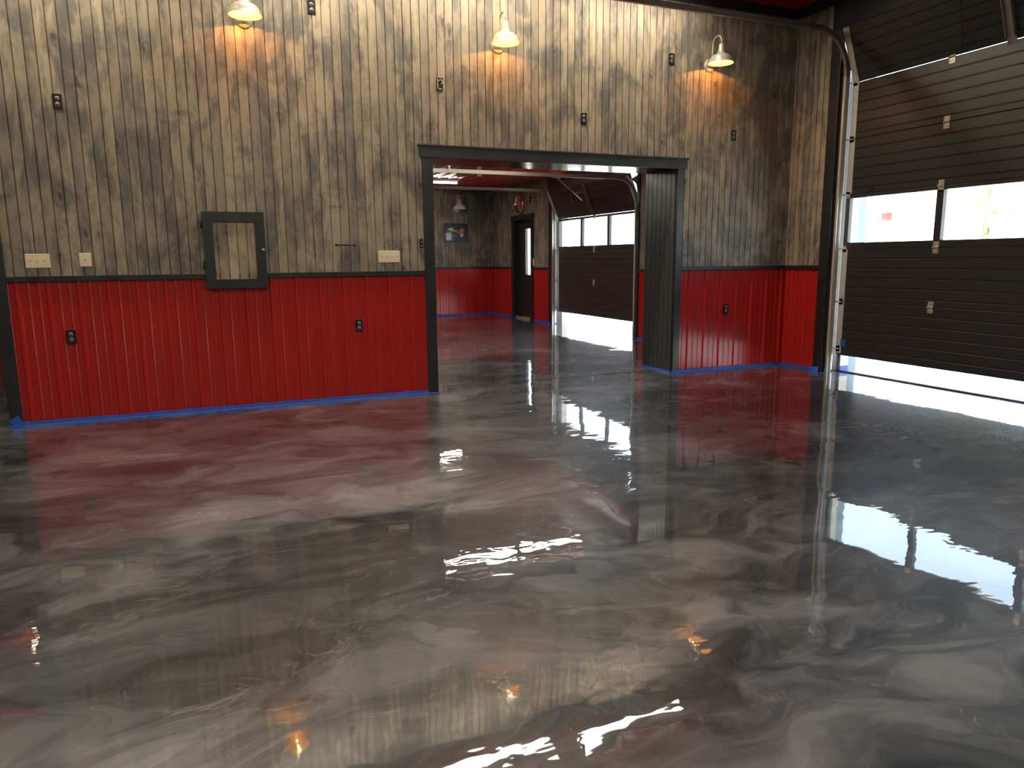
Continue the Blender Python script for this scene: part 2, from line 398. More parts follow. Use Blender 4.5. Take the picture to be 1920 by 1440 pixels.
# ------------------------------------------------------------------ middle wall
w = MB().box(-2.15, OB, .012, T, 0, ZT2).box(OC, XC+.4, .012, T, 0, ZT2).box(OB, OC, .012, T, ZH, ZT2)
wm = struct('wall_middle', w, M['wood'], origin=(0, 0, 0))
bp = board_pts(-3, 6, 0.)
m = clad('y', 0, XL, XA, ZR, ZT, bp); m2 = clad('y', 0, XA, XD, ZH+.04, ZT, bp); m3 = clad('y', 0, XD, XC, ZR, ZT, bp)
m.add(m2.v, m2.f); m.add(m3.v, m3.f)
part('board_cladding', m, M['wood'], wm)
part('wainscot', clad('y', 0, XL, XA, .02, ZR0, rib_pts(XL, XA, -.055, .1965)), M['red'], wm, label='red ribbed steel wainscot left of the wide opening')
part('wainscot', clad('y', 0, XD, XC, .02, ZR0, rib_pts(XD, XC, 3.9, .205)), M['red'], wm, label='red ribbed steel wainscot between the opening and the corner')
jb = [(a, -b) for a, b in []]
part('jamb_boards', clad('x', OC-.012, 0.012, T, 0, ZH, board_pts(-.2, 1, .04, .083, .006, .006)), M['bead'], wm, label='black grooved boards lining the right side of the opening')
part('jamb_boards', MB().box(OB-.0, OB+.014, .012, T, 0, ZH), M['bead'], wm)
s = MB()
for k in range(8):
    s.box(OB+.014, OC-.012, .012+k*.066, .012+k*.066+.0635, ZH-.014, ZH)
part('soffit_boards', s, M['soffit'], wm, label='glossy black boards lining the underside of the opening')
# casings and rails
struct('trim_3', MB().box(XA, OB+.004, -.022, .012, 0, ZH), M['black_wood'], bevel=.003)
struct('trim_4', MB().box(OC-.004, XD, -.022, .012, 0, ZH), M['black_wood'], bevel=.003)
struct('trim_5', MB().box(XA-.022, XD+.035, -.026, .012, ZH-.025, ZH+.065).box(XA-.034, XD+.05, -.034, .012, ZH+.065, ZH+.083), M['black_wood'], bevel=.003)
struct('trim_6', MB().box(XL, XA, -.024, .012, ZR0-.002, ZR), M['black_wood'], bevel=.002)
struct('trim_7', MB().box(XD, XC, -.024, .012, ZR0-.002, ZR), M['black_wood'], bevel=.002)
struct('trim_8', MB().box(-2.165, XL, -.022, T+.01, 0, ZT), M['black_wood'], bevel=.003)
struct('trim_9', MB().box(-2.165, XC, -.02, .012, ZT, ZT2), M['black_wood'], bevel=.003)
# ------------------------------------------------------------------ right wall (one plane through both rooms)
D1a, D1b = -3.83, -.62     # near door rough opening
D2a, D2b = 3.0, 5.86
D3a, D3b = 6.76, 7.62
w = MB()
WX0, WX1 = XC+.012, XC+.20
w.box(WX0, WX1, D1b, .3, 0, ZT2).box(WX0, WX1, D1a, D1b, 3.25, ZT2).box(WX0, WX1, -11, D1a, 0, ZT2)
w.box(WX0, WX1, T, D2a, 0, ZF).box(WX0, WX1, D2a, D2b, 2.42, ZF).box(WX0, WX1, D2b, D3a, 0, ZF).box(WX0, WX1, D3a, D3b, 1.97, ZF).box(WX0, WX1, D3b, YB+.2, 0, ZF)
w.box(WX0, WX1, .3, YB+.2, ZF, ZT2)
wr = struct('wall_right', w, M['wood_side'], origin=(0, 0, 0))
bp = board_pts(-12, 9, .0)
m = MB()
def addc(*a, pts=bp):
    q = clad('x', XC, *a, pts); m.add(q.v, q.f)
addc(-.50, 0, ZR, ZT); addc(T, D2a-.06, ZRF, ZF); addc(D2b+.12, D3a-.09, ZRF, ZF); addc(D3a-.09, D3b+.09, 2.06, ZF); addc(D3b+.09, YB, ZRF, ZF); addc(-11, D1a-.12, ZR, ZT)
part('board_cladding', m, M['wood_side'], wr)
rp = rib_pts(-1, 9, -.1, .2, .009)
part('wainscot', clad('x', XC, -.50, 0, .02, ZR0, rp), M['red'], wr, label='red ribbed steel wainscot on the short return beside the near garage door')
part('wainscot', clad('x', XC, T, D2a-.06, .02, ZRF-.036, rp), M['red'], wr, label='red ribbed steel wainscot in the far room beside the opening')
part('wainscot', clad('x', XC, D2b+.12, D3a-.09, .02, ZRF-.036, rp), M['red'], wr, label='narrow red steel wainscot between the far garage door and the entry door')
part('wainscot', clad('x', XC, D3b+.09, YB, .02, ZRF-.036, rp), M['red'], wr, label='red ribbed steel wainscot in the far corner')
struct('trim_10', MB().box(XC-.024, XC+.012, -.50, 0, ZR0-.002, ZR), M['black_wood'], bevel=.002)
for i, (a, b) in enumerate(((T, D2a-.06), (D2b+.12, D3a-.09), (D3b+.09, YB))):
    struct('trim_%d' % (11+i), MB().box(XC-.02, XC+.012, a, b, ZRF-.036, ZRF), M['black_wood'])
struct('trim_14', MB().box(XC-.022, XC+.012, -.61, -.50, 0, ZT).box(XC+.012, XC+.20, -.635, -.62, 0, 3.25).box(XC-.022, XC+.012, -.62, -.61, 0, ZT), M['black_wood'], bevel=.002)
struct('trim_15', MB().box(XC-.03, XC+.012, -11, 0, ZT, ZT2).box(XC-.02, XC+.012, D1a, -.61, 3.25, ZT), M['black_wood'])
struct('trim_16', MB().box(XC-.022, XC+.012, D2b, D2b+.12, 0, 2.52).box(XC+.012, XC+.2, D2b-.012, D2b, 0, 2.42), M['black_wood'])
struct('trim_17', MB().box(XC-.022, XC+.012, D2a-.06, D2a, 0, 2.52).box(XC+.012, XC+.2, D2a, D2a+.012, 0, 2.42), M['black_wood'])
struct('trim_18', MB().box(XC-.03, XC+.012, D2a-.06, D2b+.12, 2.42, ZF), M['black_wood'])
# exterior jambs
struct('trim_19', MB().box(WX1, WX1+.11, -.66, -.42, -.02, 3.4), M['beige_trim'])
struct('trim_20', MB().box(WX1+.11, WX1+.22, -.66, -.42, -.02, 3.4), M['blue_trim'])
struct('trim_21', MB().box(WX1, WX1+.11, D2b-.01, D2b+.2, -.02, 2.6), M['beige_trim'])
# ------------------------------------------------------------------ other walls and ceilings
w = struct('wall_far', MB().box(-9, XC+.4, YB+.012, YB+.2, 0, ZT2), M['wood_far'], origin=(0, 0, 0))
part('board_cladding', clad('y', YB, -9, XC, ZRF, ZF, board_pts(-9, 6, .02)), M['wood_far'], w)
part('wainscot', clad('y', YB, -9, XC, .02, ZRF-.036, rib_pts(-9, 6, 4.11, .2)), M['red'], w, label='red ribbed steel wainscot on the far wall')
struct('trim_22', MB().box(-9, XC, YB-.02, YB+.012, ZRF-.036, ZRF), M['black_wood'])
w = struct('wall_left', MB().box(-9.2, -9, -11, YB+.2, 0, ZT2), M['wood_side'])
w = struct('wall_rear', MB().box(-9, XC+.2, -11.2, -11, 0, ZT2), M['wood'])
# ribbed steel ceilings, ribs run front to back
def ribceil(x0, x1, y0, y1, z, pitch=.2):
    pts = [(x0, 0)]; k = 0; x = x0+.05
    while x < x1-.05:
        pts += [(x-.02, 0), (x-.011, -.014), (x+.011, -.014), (x+.02, 0)]
        for f in (1/3, 2/3):
            q = x+pitch*f
            if q < x1-.02: pts += [(q-.012, 0), (q-.006, -.004), (q+.006, -.004), (q+.012, 0)]
        x += pitch
    pts.append((x1, 0)); n = len(pts); m = MB()
    m.add([(a, y0, z+b) for a, b in pts]+[(a, y1, z+b) for a, b in pts], [(i, i+1, i+1+n, i+n) for i in range(n-1)])
    m.box(x0, x1, y0, y1, z+.001, z+.05); return m
struct('ceiling_near', ribceil(-9, XC+.2, -11, .012, ZT2), M['red_ceiling'])
struct('ceiling_far', ribceil(-9, XC+.2, T, YB+.2, ZF), M['red_ceiling'])
struct('ceiling_roof', MB().box(-9.2, XC+.25, -11.2, YB+.2, ZT2+.06, ZT2+.2), M['exterior'])
# ------------------------------------------------------------------ garage doors
def section_poly(zs, xf, th, grooves):
    """profile in (x,z): front at xf with horizontal grooves"""
    z0, z1 = zs; P = [(xf+th, z0), (xf+.006, z0), (xf, z0+.007)]
    for g in grooves:
        zc = z0+g
        P += [(xf, zc-.011), (xf+.007, zc-.003), (xf+.007, zc+.001), (xf, zc+.004)]
    P += [(xf, z1-.007), (xf+.006, z1), (xf+th, z1)]
    return P
def hinge(mb, y, z, x):
    mb.box(x-.004, x, y-.028, y+.028, z-.055, z-.006).box(x-.004, x, y-.028, y+.028, z+.006, z+.05)
    mb.tube([(x-.009, y-.03, z), (x-.009, y+.03, z)], .009, 8)
    for dz in (-.035, .03):
        for dy in (-.015, .015): mb.tube([(x-.008, y+dy, z+dz), (x, y+dy, z+dz)], .005, 6)
def roller(mb, y, z, x, s):
    mb.box(x-.006, x, y-s*.0, y-s*.05, z-.03, z+.03)
    mb.tube([(x-.018, y-s*.05, z), (x-.018, y+s*.055, z)], .006, 8)
    mb.lathe([(0, -.008), (.02, -.008), (.02, .008), (0, .008)], (x-.018, y+s*.055, z), 12, 'y')
def garage_door(name, xf, ya, yb, z0, s, nsec, wsec, panes, tilt, grooves, label, hy, stile=.068):
    """ya<yb; section wsec holds the windows; the top section tilts inward"""
    d = thing(name, (xf, (ya+yb)/2, 0), None, None, None, 'structure')
    th = .045
    for i in range(nsec-1):
        za, zb = z0+i*s, z0+(i+1)*s
        if i == wsec:
            g0, g1 = za+.062, zb-.035
            f = MB().box(xf, xf+th, ya, yb, za, g0).box(xf, xf+th, ya, yb, g1, zb)
            sw = .05; mw = .068; n = panes
            pw = ((yb-ya)-2*sw-(n-1)*mw)/n
            f.box(xf, xf+th, ya, ya+sw, g0, g1).box(xf, xf+th, yb-sw, yb, g0, g1)
            for k in range(1, n):
                c = ya+sw+k*pw+(k-1)*mw; f.box(xf-.004, xf+th, c, c+mw, g0, g1)
            fo = part('window_section', f, M['door'], d, bevel=.003)
            for k in range(n):
                c = ya+sw+k*(pw+mw)
                p = build('glass_pane', MB().box(xf+.018, xf+.024, c, c+pw, g0, g1), M['glass'], fo, origin=ORI[fo.name])
        else:
            so_ = part('section_panel', MB().prism(section_poly((za, zb), xf, th, grooves), lambda p, t: (p[0], t, p[1]), ya, yb), M['door'], d)
            for yy in (ya, yb):
                sg = 1 if yy == yb else -1
                build('end_stile', MB().box(xf-.006, xf, yy, yy-sg*stile, za+.004, zb-.004), M['galv_light'], so_, origin=ORI[so_.name], label='beige steel end stile')
    # bottom rubber
    part('bottom_seal', MB().prism([(xf+.004, z0), (xf+.04, z0), (xf+.036, z0-.014), (xf+.022, z0-.02), (xf+.008, z0-.014)], lambda p, t: (p[0], t, p[1]), ya, yb), M['rubber'], d)
    # tilted top section
    zt = z0+(nsec-1)*s; L = s-.004; ct, st_ = math.cos(tilt), math.sin(tilt)
    def rot(p, t):
        dx, dz = p[0]-xf, p[1]-zt
        return (xf+dx*ct-dz*st_, t, zt+.0015+dx*st_+dz*ct)
    top = part('section_panel', MB().prism(section_poly((zt, zt+L), xf, th, grooves), rot, ya, yb), M['door'], d)
    m = MB()
    for yy in (ya, yb):
        sg = 1 if yy == yb else -1
        a = min(yy, yy-sg*stile); b = max(yy, yy-sg*stile)
        build('end_stile', MB().prism([(xf-.006, zt+.01), (xf, zt+.01), (xf, zt+L-.01), (xf-.006, zt+L-.01)], rot, a, b), M['galv_light'], top, origin=ORI[top.name], label='beige steel end stile')
    yc = (ya+yb)/2
    build('strut', MB().prism([(xf-.012, zt-.03), (xf-.002, zt-.03), (xf-.002, zt+L), (xf-.012, zt+L)], rot, yc-.038, yc+.038)
          .prism([(xf-.035, zt+.03), (xf-.012, zt+.03), (xf-.012, zt+L-.02), (xf-.035, zt+L-.02)], rot, yc-.038, yc-.032)
          .prism([(xf-.035, zt+.03), (xf-.012, zt+.03), (xf-.012, zt+L-.02), (xf-.035, zt+L-.02)], rot, yc+.032, yc+.038), M['galv'], top, origin=ORI[top.name], label='galvanised centre strut')
    for i in range(1, nsec):
        for y in hy:
            h = MB(); hinge(h, y, z0+i*s, xf); part('hinge', h, M['hinge'], d)
        for yy, sg in ((yb, 1), (ya, -1)):
            h = MB(); roller(h, yy, z0+i*s, xf, sg); part('roller', h, M['hinge'], d)
    for yy, sg in ((yb, 1), (ya, -1)):
        h = MB(); roller(h, yy, z0+.05, xf, sg); part('roller', h, M['hinge'], d)
    return d, rot, zt
GR = [.062, .155, .25, .345, .44]
door1, rot1, zt1 = garage_door('door_1', 5.285, -3.765, -.675, .2013, .5347, 6, 2, 3, .36, GR, '', (-1.712, -2.74))
part('lock_plate', MB().box(5.279, 5.285, -.99, -.93, 1.815, 1.86), M['dark_steel'], door1)
part('masking_tape', MB().box(5.277, 5.279, -.80, -.735, .275, .355), M['tape'], door1, label='scrap of blue masking tape')
door2, rot2, zt2 = garage_door('door_2', 5.25, 3.06, 5.80, .25, .548, 4, 2, 3, .42, [.07, .17, .28, .39, .47], '', (4.43,))
# tracks
def track(name, x, y, ztop, r, xend, label, hang, side):
    t = thing(name, (x, y, 0), label, 'door track', None)
    path = [(x, y, 0.)]+[(x, y, z) for z in (.6, 1.2, 1.8, ztop-r-.01)]
    for k in range(0, 13):
        a = math.pi/2*k/12; path.append((x-r+r*math.cos(a), y, ztop-r+r*math.sin(a)))
    path.append((xend, y, ztop))
    nv = 5
    def frame(i):
        p = path; d = (Vector(p[min(i+1, len(p)-1)])-Vector(p[max(i-1, 0)])).normalized()
        A = Vector((0, 1, 0)); return A, d.cross(A)
    th = .003; w = .024; dp = .028*side
    sect = [(0, -w), (0, w), (dp, w), (dp, w-th), (th*side, w-th), (th*side, -w+th), (dp, -w+th), (dp, -w)]
    vt = MB().sweep(sect, path[:nv], frame); part('vertical_track', vt, M['galv_light'], t)
    def fr2(i): return frame(i+nv-1)
    part('curved_track', MB().sweep(sect, path[nv-1:nv+13], fr2), M['galv'], t)
    def fr3(i): return frame(i+nv+12)
    part('horizontal_track', MB().sweep(sect, path[nv+12:], fr3), M['galv'], t)
    # angle bolted to the jamb
    part('angle_bracket', MB().box(x+.026, x+.075, y-side*.006, y-side*.009, .02, ztop-r+.1).box(x+.026, x+.029, y-side*.006, y+side*.03, .02, ztop-r+.1), M['galv_light'], t)
    # flag bracket at the curve
    z1 = ztop-r
    part('flag_bracket', MB().prism([(x+.07, z1-.10), (x+.07, z1+r+.06), (x+.02, z1+r+.06), (x-.12, z1+r*.97), (x-.03, z1+.75*r), (x+.0, z1+.3*r), (x+.02, z1-.1)], lambda p, q: (p[0], q, p[1]), y-side*.012, y-side*.009), M['galv_light'], t)
    for hx, hz in hang:
        part('hanger', MB().box(hx-.016, hx+.016, y-side*.012, y-side*.009, ztop-.02, hz).box(hx-.016, hx+.016, y-side*.012, y-side*.009+side*.02, hz-.003, hz), M['galv'], t)
    return t
track('garage_door_track', 5.205, -.645, 3.345, .40, 2.2, 'galvanised track curving from the near garage door up along the plank wall', [(2.3, ZT2)], -1)
track('garage_door_track', 5.205, -3.795, 3.345, .40, 2.2, 'galvanised track on the near garage door side that leaves the frame', [(2.4, ZT2)], 1)
track('garage_door_track', 5.175, 5.83, 2.40, .33, 2.0, 'silver track on the far side of the far garage door, passing above the wall clock', [(2.3, ZF)], -1)
track('garage_door_track', 5.175, 3.03, 2.34, .33, 2.0, 'galvanised track on the near side of the far garage door, seen under the opening head', [(2.3, ZF)], 1)
# opener rail, arm
t = thing('garage_door_opener_rail', (4.2, 4.43, 2.5), 'beige opener rail under the far red ceiling, its arm reaching the far garage door', 'opener rail')
part('rail', MB().box(3.2, 5.15, 4.41, 4.45, 2.487, 2.525), M['galv'], t)
part('ceiling_bracket', MB().box(3.22, 3.27, 4.405, 4.455, 2.45, ZF-.014), M['galv_light'], t)
part('trolley', MB().box(4.50, 4.62, 4.405, 4.455, 2.465, 2.487), M['galv'], t)
part('arm', MB().tube([(4.55, 4.43, 2.47), (5.02, 4.43, 2.13)], .014, 6), M['galv'], t)
part('arm', MB().tube([(4.90, 4.46, 2.235), (5.10, 4.46, 2.30)], .012, 6), M['galv'], t)
part('release_cord', MB().tube([(4.80, 4.40, 2.28), (4.78, 4.40, 2.2), (4.82, 4.40, 2.12), (4.84, 4.40, 2.04)], .005, 6), M['rope'], t)
build('pull_cord', MB().tube([rot1((5.27, zt1), -1.80), (5.18, -1.86, 3.0), (5.02, -1.93, 3.25), (4.8, -2.02, ZT2)], .004, 6), M['rope'], label='thin dark red cord hanging by the top hinge of the near garage door', cat='cord')
# ------------------------------------------------------------------ entry door, far right
d = thing('door_3', (XC+.1, (D3a+D3b)/2, 0), kind='structure')
yl, yr = D3b-.02, D3a+.02; gy0, gy1 = 6.86, 7.23
sx = XC+.085
f = MB().box(sx, sx+.045, yr, gy0, .01, 1.95).box(sx, sx+.045, gy1, yl, .01, 1.95).box(sx, sx+.045, gy0, gy1, .01, .88).box(sx, sx+.045, gy0, gy1, 1.79, 1.95)
so_ = part('slab', f, M['black_wood'], d, label='black entry door slab')
build('glass_pane', MB().box(sx+.02, sx+.026, gy0, gy1, .88, 1.79), M['glass'], so_, origin=ORI[so_.name])
build('window_bead', MB().box(sx-.01, sx, gy0-.03, gy0, .85, 1.82).box(sx-.01, sx, gy1, gy1+.03, .85, 1.82).box(sx-.01, sx, gy0-.03, gy1+.03, .85, .88).box(sx-.01, sx, gy0-.03, gy1+.03, 1.79, 1.82), M['black_wood'], so_, origin=ORI[so_.name])
part('panel_moulding', MB().box(sx-.008, sx, 6.90, 6.92, .2, .75).box(sx-.008, sx, 7.4, 7.42, .2, .75).box(sx-.008, sx, 6.90, 7.42, .2, .22).box(sx-.008, sx, 6.9, 7.42, .73, .75), M['black_wood'], d)
part('knob', MB().lathe([(0, -.07), (.022, -.065), (.028, -.045), (.018, -.03), (.01, -.02), (.012, 0), (.03, 0)], (sx, 6.82, .98), 14, 'x'), M['dark_steel'], d)
part('frame', MB().box(XC-.02, XC+.15, D3a, D3a+.02, 0, 1.97).box(XC-.02, XC+.15, D3b-.02, D3b, 0, 1.97).box(XC-.02, XC+.15, D3a, D3b, 1.95, 1.97), M['black_wood'], d)
part('casing', MB().box(XC-.03, XC+.012, D3a-.09, D3a, 0, 1.97).box(XC-.03, XC+.012, D3b, D3b+.09, 0, 1.97).box(XC-.035, XC+.012, D3a-.12, D3b+.12, 1.955, 2.06), M['black_wood'], d)
part('threshold', MB().box(XC-.06, XC+.12, D3a+.02, D3b-.25, 0, .035), M['tan'], d, label='tan timber threshold')
# ------------------------------------------------------------------ shop lights (ceiling tubes)
def shop_light(x0, x1, y, zc, label, group=None, power=1., tint=(1., .90, .76)):
    t = thing('shop_light', ((x0+x1)/2, y, zc-.08), label, 'ceiling light', group)
    part('housing', MB().prism([(-.075, 0), (.075, 0), (.05, -.035), (-.05, -.035)], lambda p, q: (q, y+p[0], zc+p[1]), x0, x1), M['fixture'], t)
    for dy in (-.028, .028):
        part('tube', MB().tube([(x0+.03, y+dy, zc-.052), (x1-.03, y+dy, zc-.052)], .0135, 8), M['tube'], t)
    for xx in (x0+.008, x1-.008):
        part('socket', MB().box(xx-.008, xx+.008, y-.05, y+.05, zc-.07, zc-.035), M['fixture'], t)
    ld = bpy.data.lights.new('tube_light', 'AREA'); ld.shape = 'RECTANGLE'; ld.size = x1-x0-.06; ld.size_y = .085
    ld.energy = SHOP_W*power*(x1-x0)/1.25; ld.color = tint
    lo = bpy.data.objects.new('tube_light', ld); COL.objects.link(lo); lo.parent = t; lo.location = (0, 0, .08-.069)
    return t
zc = ZT2-.016
for a, b, lb in ((-3.6, -2.35, 'twin tube shop light on the near ceiling left of the plank wall end'), (-2.2, -.95, 'twin tube shop light on the near ceiling above the far left of the plank wall'),
                 (-.5, .75, 'twin tube shop light on the near ceiling behind the leftmost barn lamp'), (.95, 2.2, 'twin tube shop light on the near ceiling over the middle barn lamp'),
                 (2.4, 3.75, 'twin tube shop light on the near ceiling between the middle and rightmost barn lamps')):
    shop_light(a, b, -.36, zc, lb, None, 1.15, (1., .85, .62))
for a, b, y in ((-6., -3.6, -3.4), (-.6, 1.8, -3.4), (-5.6, -3.2, -7.0), (-1.4, 1.0, -7.0), (2.2, 4.6, -7.0), (-2., .4, -9.6)):
    shop_light(a, b, y, zc, 'white twin tube shop light on the near ceiling outside the photo', 'shop lights out of view', 1.25)
for a, b, y in ((-.2, 1.05, 4.3), (1.15, 2.35, 4.3), (-.5, .75, 6.72), (1.0, 2.25, 6.72), (-6, -4.7, 4.3)):  # extra lights added out of view to brighten the far room
    shop_light(a, b, y, ZF-.016, 'added white twin tube shop light on the far ceiling, unseen behind the plank wall', 'added far shop lights out of view', .8)
shop_light(1.75, 2.75, 1.95, ZF-.016, 'twin tube shop light just behind the opening head, mirrored in the floor')
shop_light(2.78, 3.72, 1.95, ZF-.016, 'twin tube shop light behind the opening head nearest the far garage door')
shop_light(2.35, 3.66, 6.72, ZF-.016, 'lit shop light on the far red ceiling beside the opening frame')
t = thing('ceiling_bulb', (-2.646, 2.06, ZF-.10), 'bare bulb on the far ceiling, seen only as a spark mirrored in the floor', 'ceiling light')
part('holder', MB().lathe([(0, .085), (.05, .085), (.045, .055), (.018, .04), (.018, .03)], (-2.646, 2.06, ZF-.10), 20), M['fixture'], t)
part('bulb', MB().lathe([(0, -.04), (.02, -.034), (.032, -.01), (.026, .012), (.016, .035)], (-2.646, 2.06, ZF-.10), 16), glow('clear_bulb', (1., .75, .45), 60.), t)
# ------------------------------------------------------------------ barn lamps
def barn_lamp(loc, label, lit=True, group=None, sc=1.0):
    """loc = wall plate centre; arm rises then loops down to the shade. local -y is into the room"""
    t = thing('barn_lamp', loc, label, 'wall lamp', group)
    O = Vector(loc)
    def P(x, y, z): return tuple(O+Vector((x, y, z))*sc)
    m = MB(); m.lathe([(0, -.030*sc), (.022*sc, -.030*sc), (.030*sc, -.024*sc), (.052*sc, -.018*sc), (.060*sc, -.010*sc), (.062*sc, 0)], O, 28, 'y')
    en = M['enamel'] if lit else M['white_enamel']
    part('wall_plate', m, en, t)
    pts = [(0, -.02, 0), (0, -.045, .02), (0, -.05, .08), (0, -.052, .19)]
    for k in range(1, 10):
        a = math.pi*k/9; pts.append((0, -.117+.065*math.cos(a), .19+.06*math.sin(a)))
    pts += [(0, -.182, .16)]
    part('gooseneck_arm', MB().tube([P(*q) for q in pts], .0075*sc, 8), en, t)
    c = P(0, -.182, 0)
    # neck + shade (outer then inner profile)
    out = [(.012, .165), (.022, .160), (.025, .145), (.027, .115), (.033, .095), (.038, .075), (.045, .068), (.075, .058), (.098, .040), (.108, .015), (.117, -.012), (.122, -.018)]
    inn = [(.1195, -.018), (.114, -.012), (.104, .014), (.094, .036), (.070, .052), (.03, .058), (.0, .058)]
    m = MB(); m.lathe([(r*sc, h*sc) for r, h in out], c, 36)
    m.lathe([(r*sc, h*sc) for r, h in [(.122, -.018), (.1195, -.018)]], c, 36)
    m.cur = 1; m.lathe([(r*sc, h*sc) for r, h in inn], c, 36)
    sh = part('shade', m, [en, M['enamel_in']], t)
    b = MB(); b.lathe([(r*sc, h*sc) for r, h in [(.0, .034), (.012, .036), (.018, .041), (.020, .048), (.017, .054), (.014, .058)]], c, 20)
    part('bulb', b, M['bulb'] if lit else M['ivory_dark'], t, label='glowing orange bulb' if lit else 'unlit white bulb')
    if lit:
        ld = bpy.data.lights.new('bulb_light', 'POINT'); ld.energy = LAMP_W; ld.color = (1., .36, .06); ld.shadow_soft_size = .006
        lo = bpy.data.objects.new('bulb_light', ld); COL.objects.link(lo); lo.parent = t; lo.location = (0, -.182*sc, .024*sc)
    return t
barn_lamp((-.330, 0, 3.03), 'lit cream barn lamp leftmost on the plank wall, its arm cut by the photo top')
barn_lamp((1.778, 0, 3.045), 'lit cream gooseneck barn lamp in the middle of the three on the plank wall')
barn_lamp((4.055, 0, 3.085), 'lit cream gooseneck barn lamp rightmost on the plank wall, nearest the near garage door')
barn_lamp((4.31, YB, 2.25), 'unlit white gooseneck barn lamp above the framed picture in the far room', False, sc=1.15)
# ------------------------------------------------------------------ outlets and switches
def outlet(loc, face, label, sc=1.0):
    t = thing('electrical_outlet', loc, label, 'outlet')
    O = Vector(loc)
    m = MB().box(-.031, .031, -.007, 0, -.053, .053)
    m.v = [tuple(O+Vector(v)) for v in m.v]; part('cover_plate', m, M['black_plastic'], t, bevel=.002)
    for z in (-.021, .021):
        m = MB().lathe([(.0, -.0095), (.0155, -.0095), (.0165, -.007)], (0, 0, z), 20, 'y')
        m.cur = 1; m.box(-.007, -.005, -.0103, -.009, z-.002, z+.007).box(.005, .007, -.0103, -.009, z-.002, z+.007).box(-.002, .002, -.0103, -.009, z-.010, z-.006)
        m.v = [tuple(O+Vector(v)) for v in m.v]; part('socket', m, [M['slot'], M['black_plastic']], t)
    m = MB().lathe([(0, -.0085), (.0028, -.0085), (.003, -.007)], (0, 0, 0), 10, 'y'); m.v = [tuple(O+Vector(v)) for v in m.v]; part('screw', m, M['galv'], t)
    return t
o0 = outlet((-1.636, 0, 2.342), 'y', 'black outlet on the planks above the three-toggle ivory switch plate')
for x, y, z, lb in ((.186, 0, 3.185, 'black outlet at the top of the plank wall between the left and middle barn lamps'),
                 (2.639, 0, 2.49, 'black outlet on the planks right above the middle of the wide opening'),
                 (3.605, 0, 3.107, 'black outlet on the planks just left of the rightmost barn lamp'),
                 (4.391, 0, 2.437, 'black outlet on the dark planks below the rightmost barn lamp'),
                 (-1.712, -.006, .649, 'black outlet on the red wainscot under the ivory switch plates at far left'),
                 (.451, -.006, .644, 'black outlet on the red wainscot left of the wide opening'),
                 (4.38, -.006, .652, 'black outlet on the red wainscot between the opening and the near garage door'),
                 (4.242, YB-.006, .56, 'small black outlet on the far room red wainscot')):
    copy_tree(o0, (x, y, z), lb)
# low-voltage plate with coiled wires
t = thing('cable_plate', (1.233, 0, 2.685), 'open black cable plate with looped silver wire on the planks left above the opening corner', 'cable plate')
part('cover_plate', MB().box(1.203, 1.263, -.006, 0, 2.632, 2.738), M['black_plastic'], t)
def loop(cx, cz, r, a0, a1): return [(cx+r*math.cos(a0+(a1-a0)*k/10), -.013, cz+r*1.1*math.sin(a0+(a1-a0)*k/10)) for k in range(11)]
part('wire', MB().tube(loop(1.240, 2.705, .016, -1.4, 2.8), .0028, 6).tube([(1.21, -.011, 2.73), (1.216, -.011, 2.71), (1.212, -.011, 2.69), (1.218, -.011, 2.66), (1.211, -.011, 2.645)], .003, 6).tube([(1.226, -.011, 2.645), (1.24, -.011, 2.65), (1.252, -.011, 2.643)], .003, 6), M['galv_light'], t)
def switch_plate(x0, x1, z, n, label):
    t = thing('switch_plate', ((x0+x1)/2, 0, z), label, 'light switch')
    part('cover_plate', MB().box(x0, x1, -.008, 0, z-.051, z+.051), M['ivory'], t, bevel=.003)
    w = x1-x0
    for k in range(n):
        cx = (x0+x1)/2+(k-(n-1)/2)*.044
        part('toggle', MB().box(cx-.004, cx+.004, -.010, -.008, z-.012, z+.012).prism([(-.008, -.006), (-.008, .006), (-.020, .010), (-.020, .003)], lambda p, q: (q, p[0], z+p[1]), cx-.004, cx+.004), M['ivory_dark'], t)
switch_plate(-1.949, -1.793, 1.216, 3, 'ivory switch plate with three toggles at the far left of the plank wall')
switch_plate(-1.604, -1.526, 1.222, 1, 'narrow ivory switch plate with one toggle beside the three-toggle plate')
switch_plate(.643, .833, 1.230, 4, 'ivory switch plate with four toggles left of the wide opening')
t = thing('thermostat_box', (1.031, 0, 1.339), 'small uncovered metal box with a black rocker beside the opening trim', 'control box')
part('metal_box', MB().box(1.003, 1.053, -.010, 0, 1.288, 1.298).box(1.003, 1.053, -.010, 0, 1.380, 1.390).box(1.003, 1.011, -.010, 0, 1.298, 1.380).box(1.045, 1.053, -.010, 0, 1.298, 1.380), M['galv'], t)
part('rocker', MB().box(1.014, 1.042, -.012, 0, 1.302, 1.374), M['black_plastic'], t, bevel=.002)
part('indicator', MB().box(1.021, 1.035, -.014, -.012, 1.348, 1.366), M['green'], t)
part('indicator', MB().box(1.021, 1.035, -.014, -.012, 1.312, 1.326), M['orange'], t)
t = thing('bar_handle', (.366, 0, 1.331), 'short dark metal bar handle fixed sideways on the planks', 'handle')
part('bar', MB().tube([(.29, -.010, 1.331), (.33, -.011, 1.331), (.36, -.011, 1.3305), (.40, -.011, 1.330), (.443, -.010, 1.331)], [.006, .0045, .007, .0045, .006], 8), M['dark_steel'], t)
for x in (.29, .443):
    part('mount', MB().lathe([(0, -.016), (.009, -.016), (.011, -.010), (.011, 0)], (x, 0, 1.331), 12, 'y'), M['dark_steel'], t)
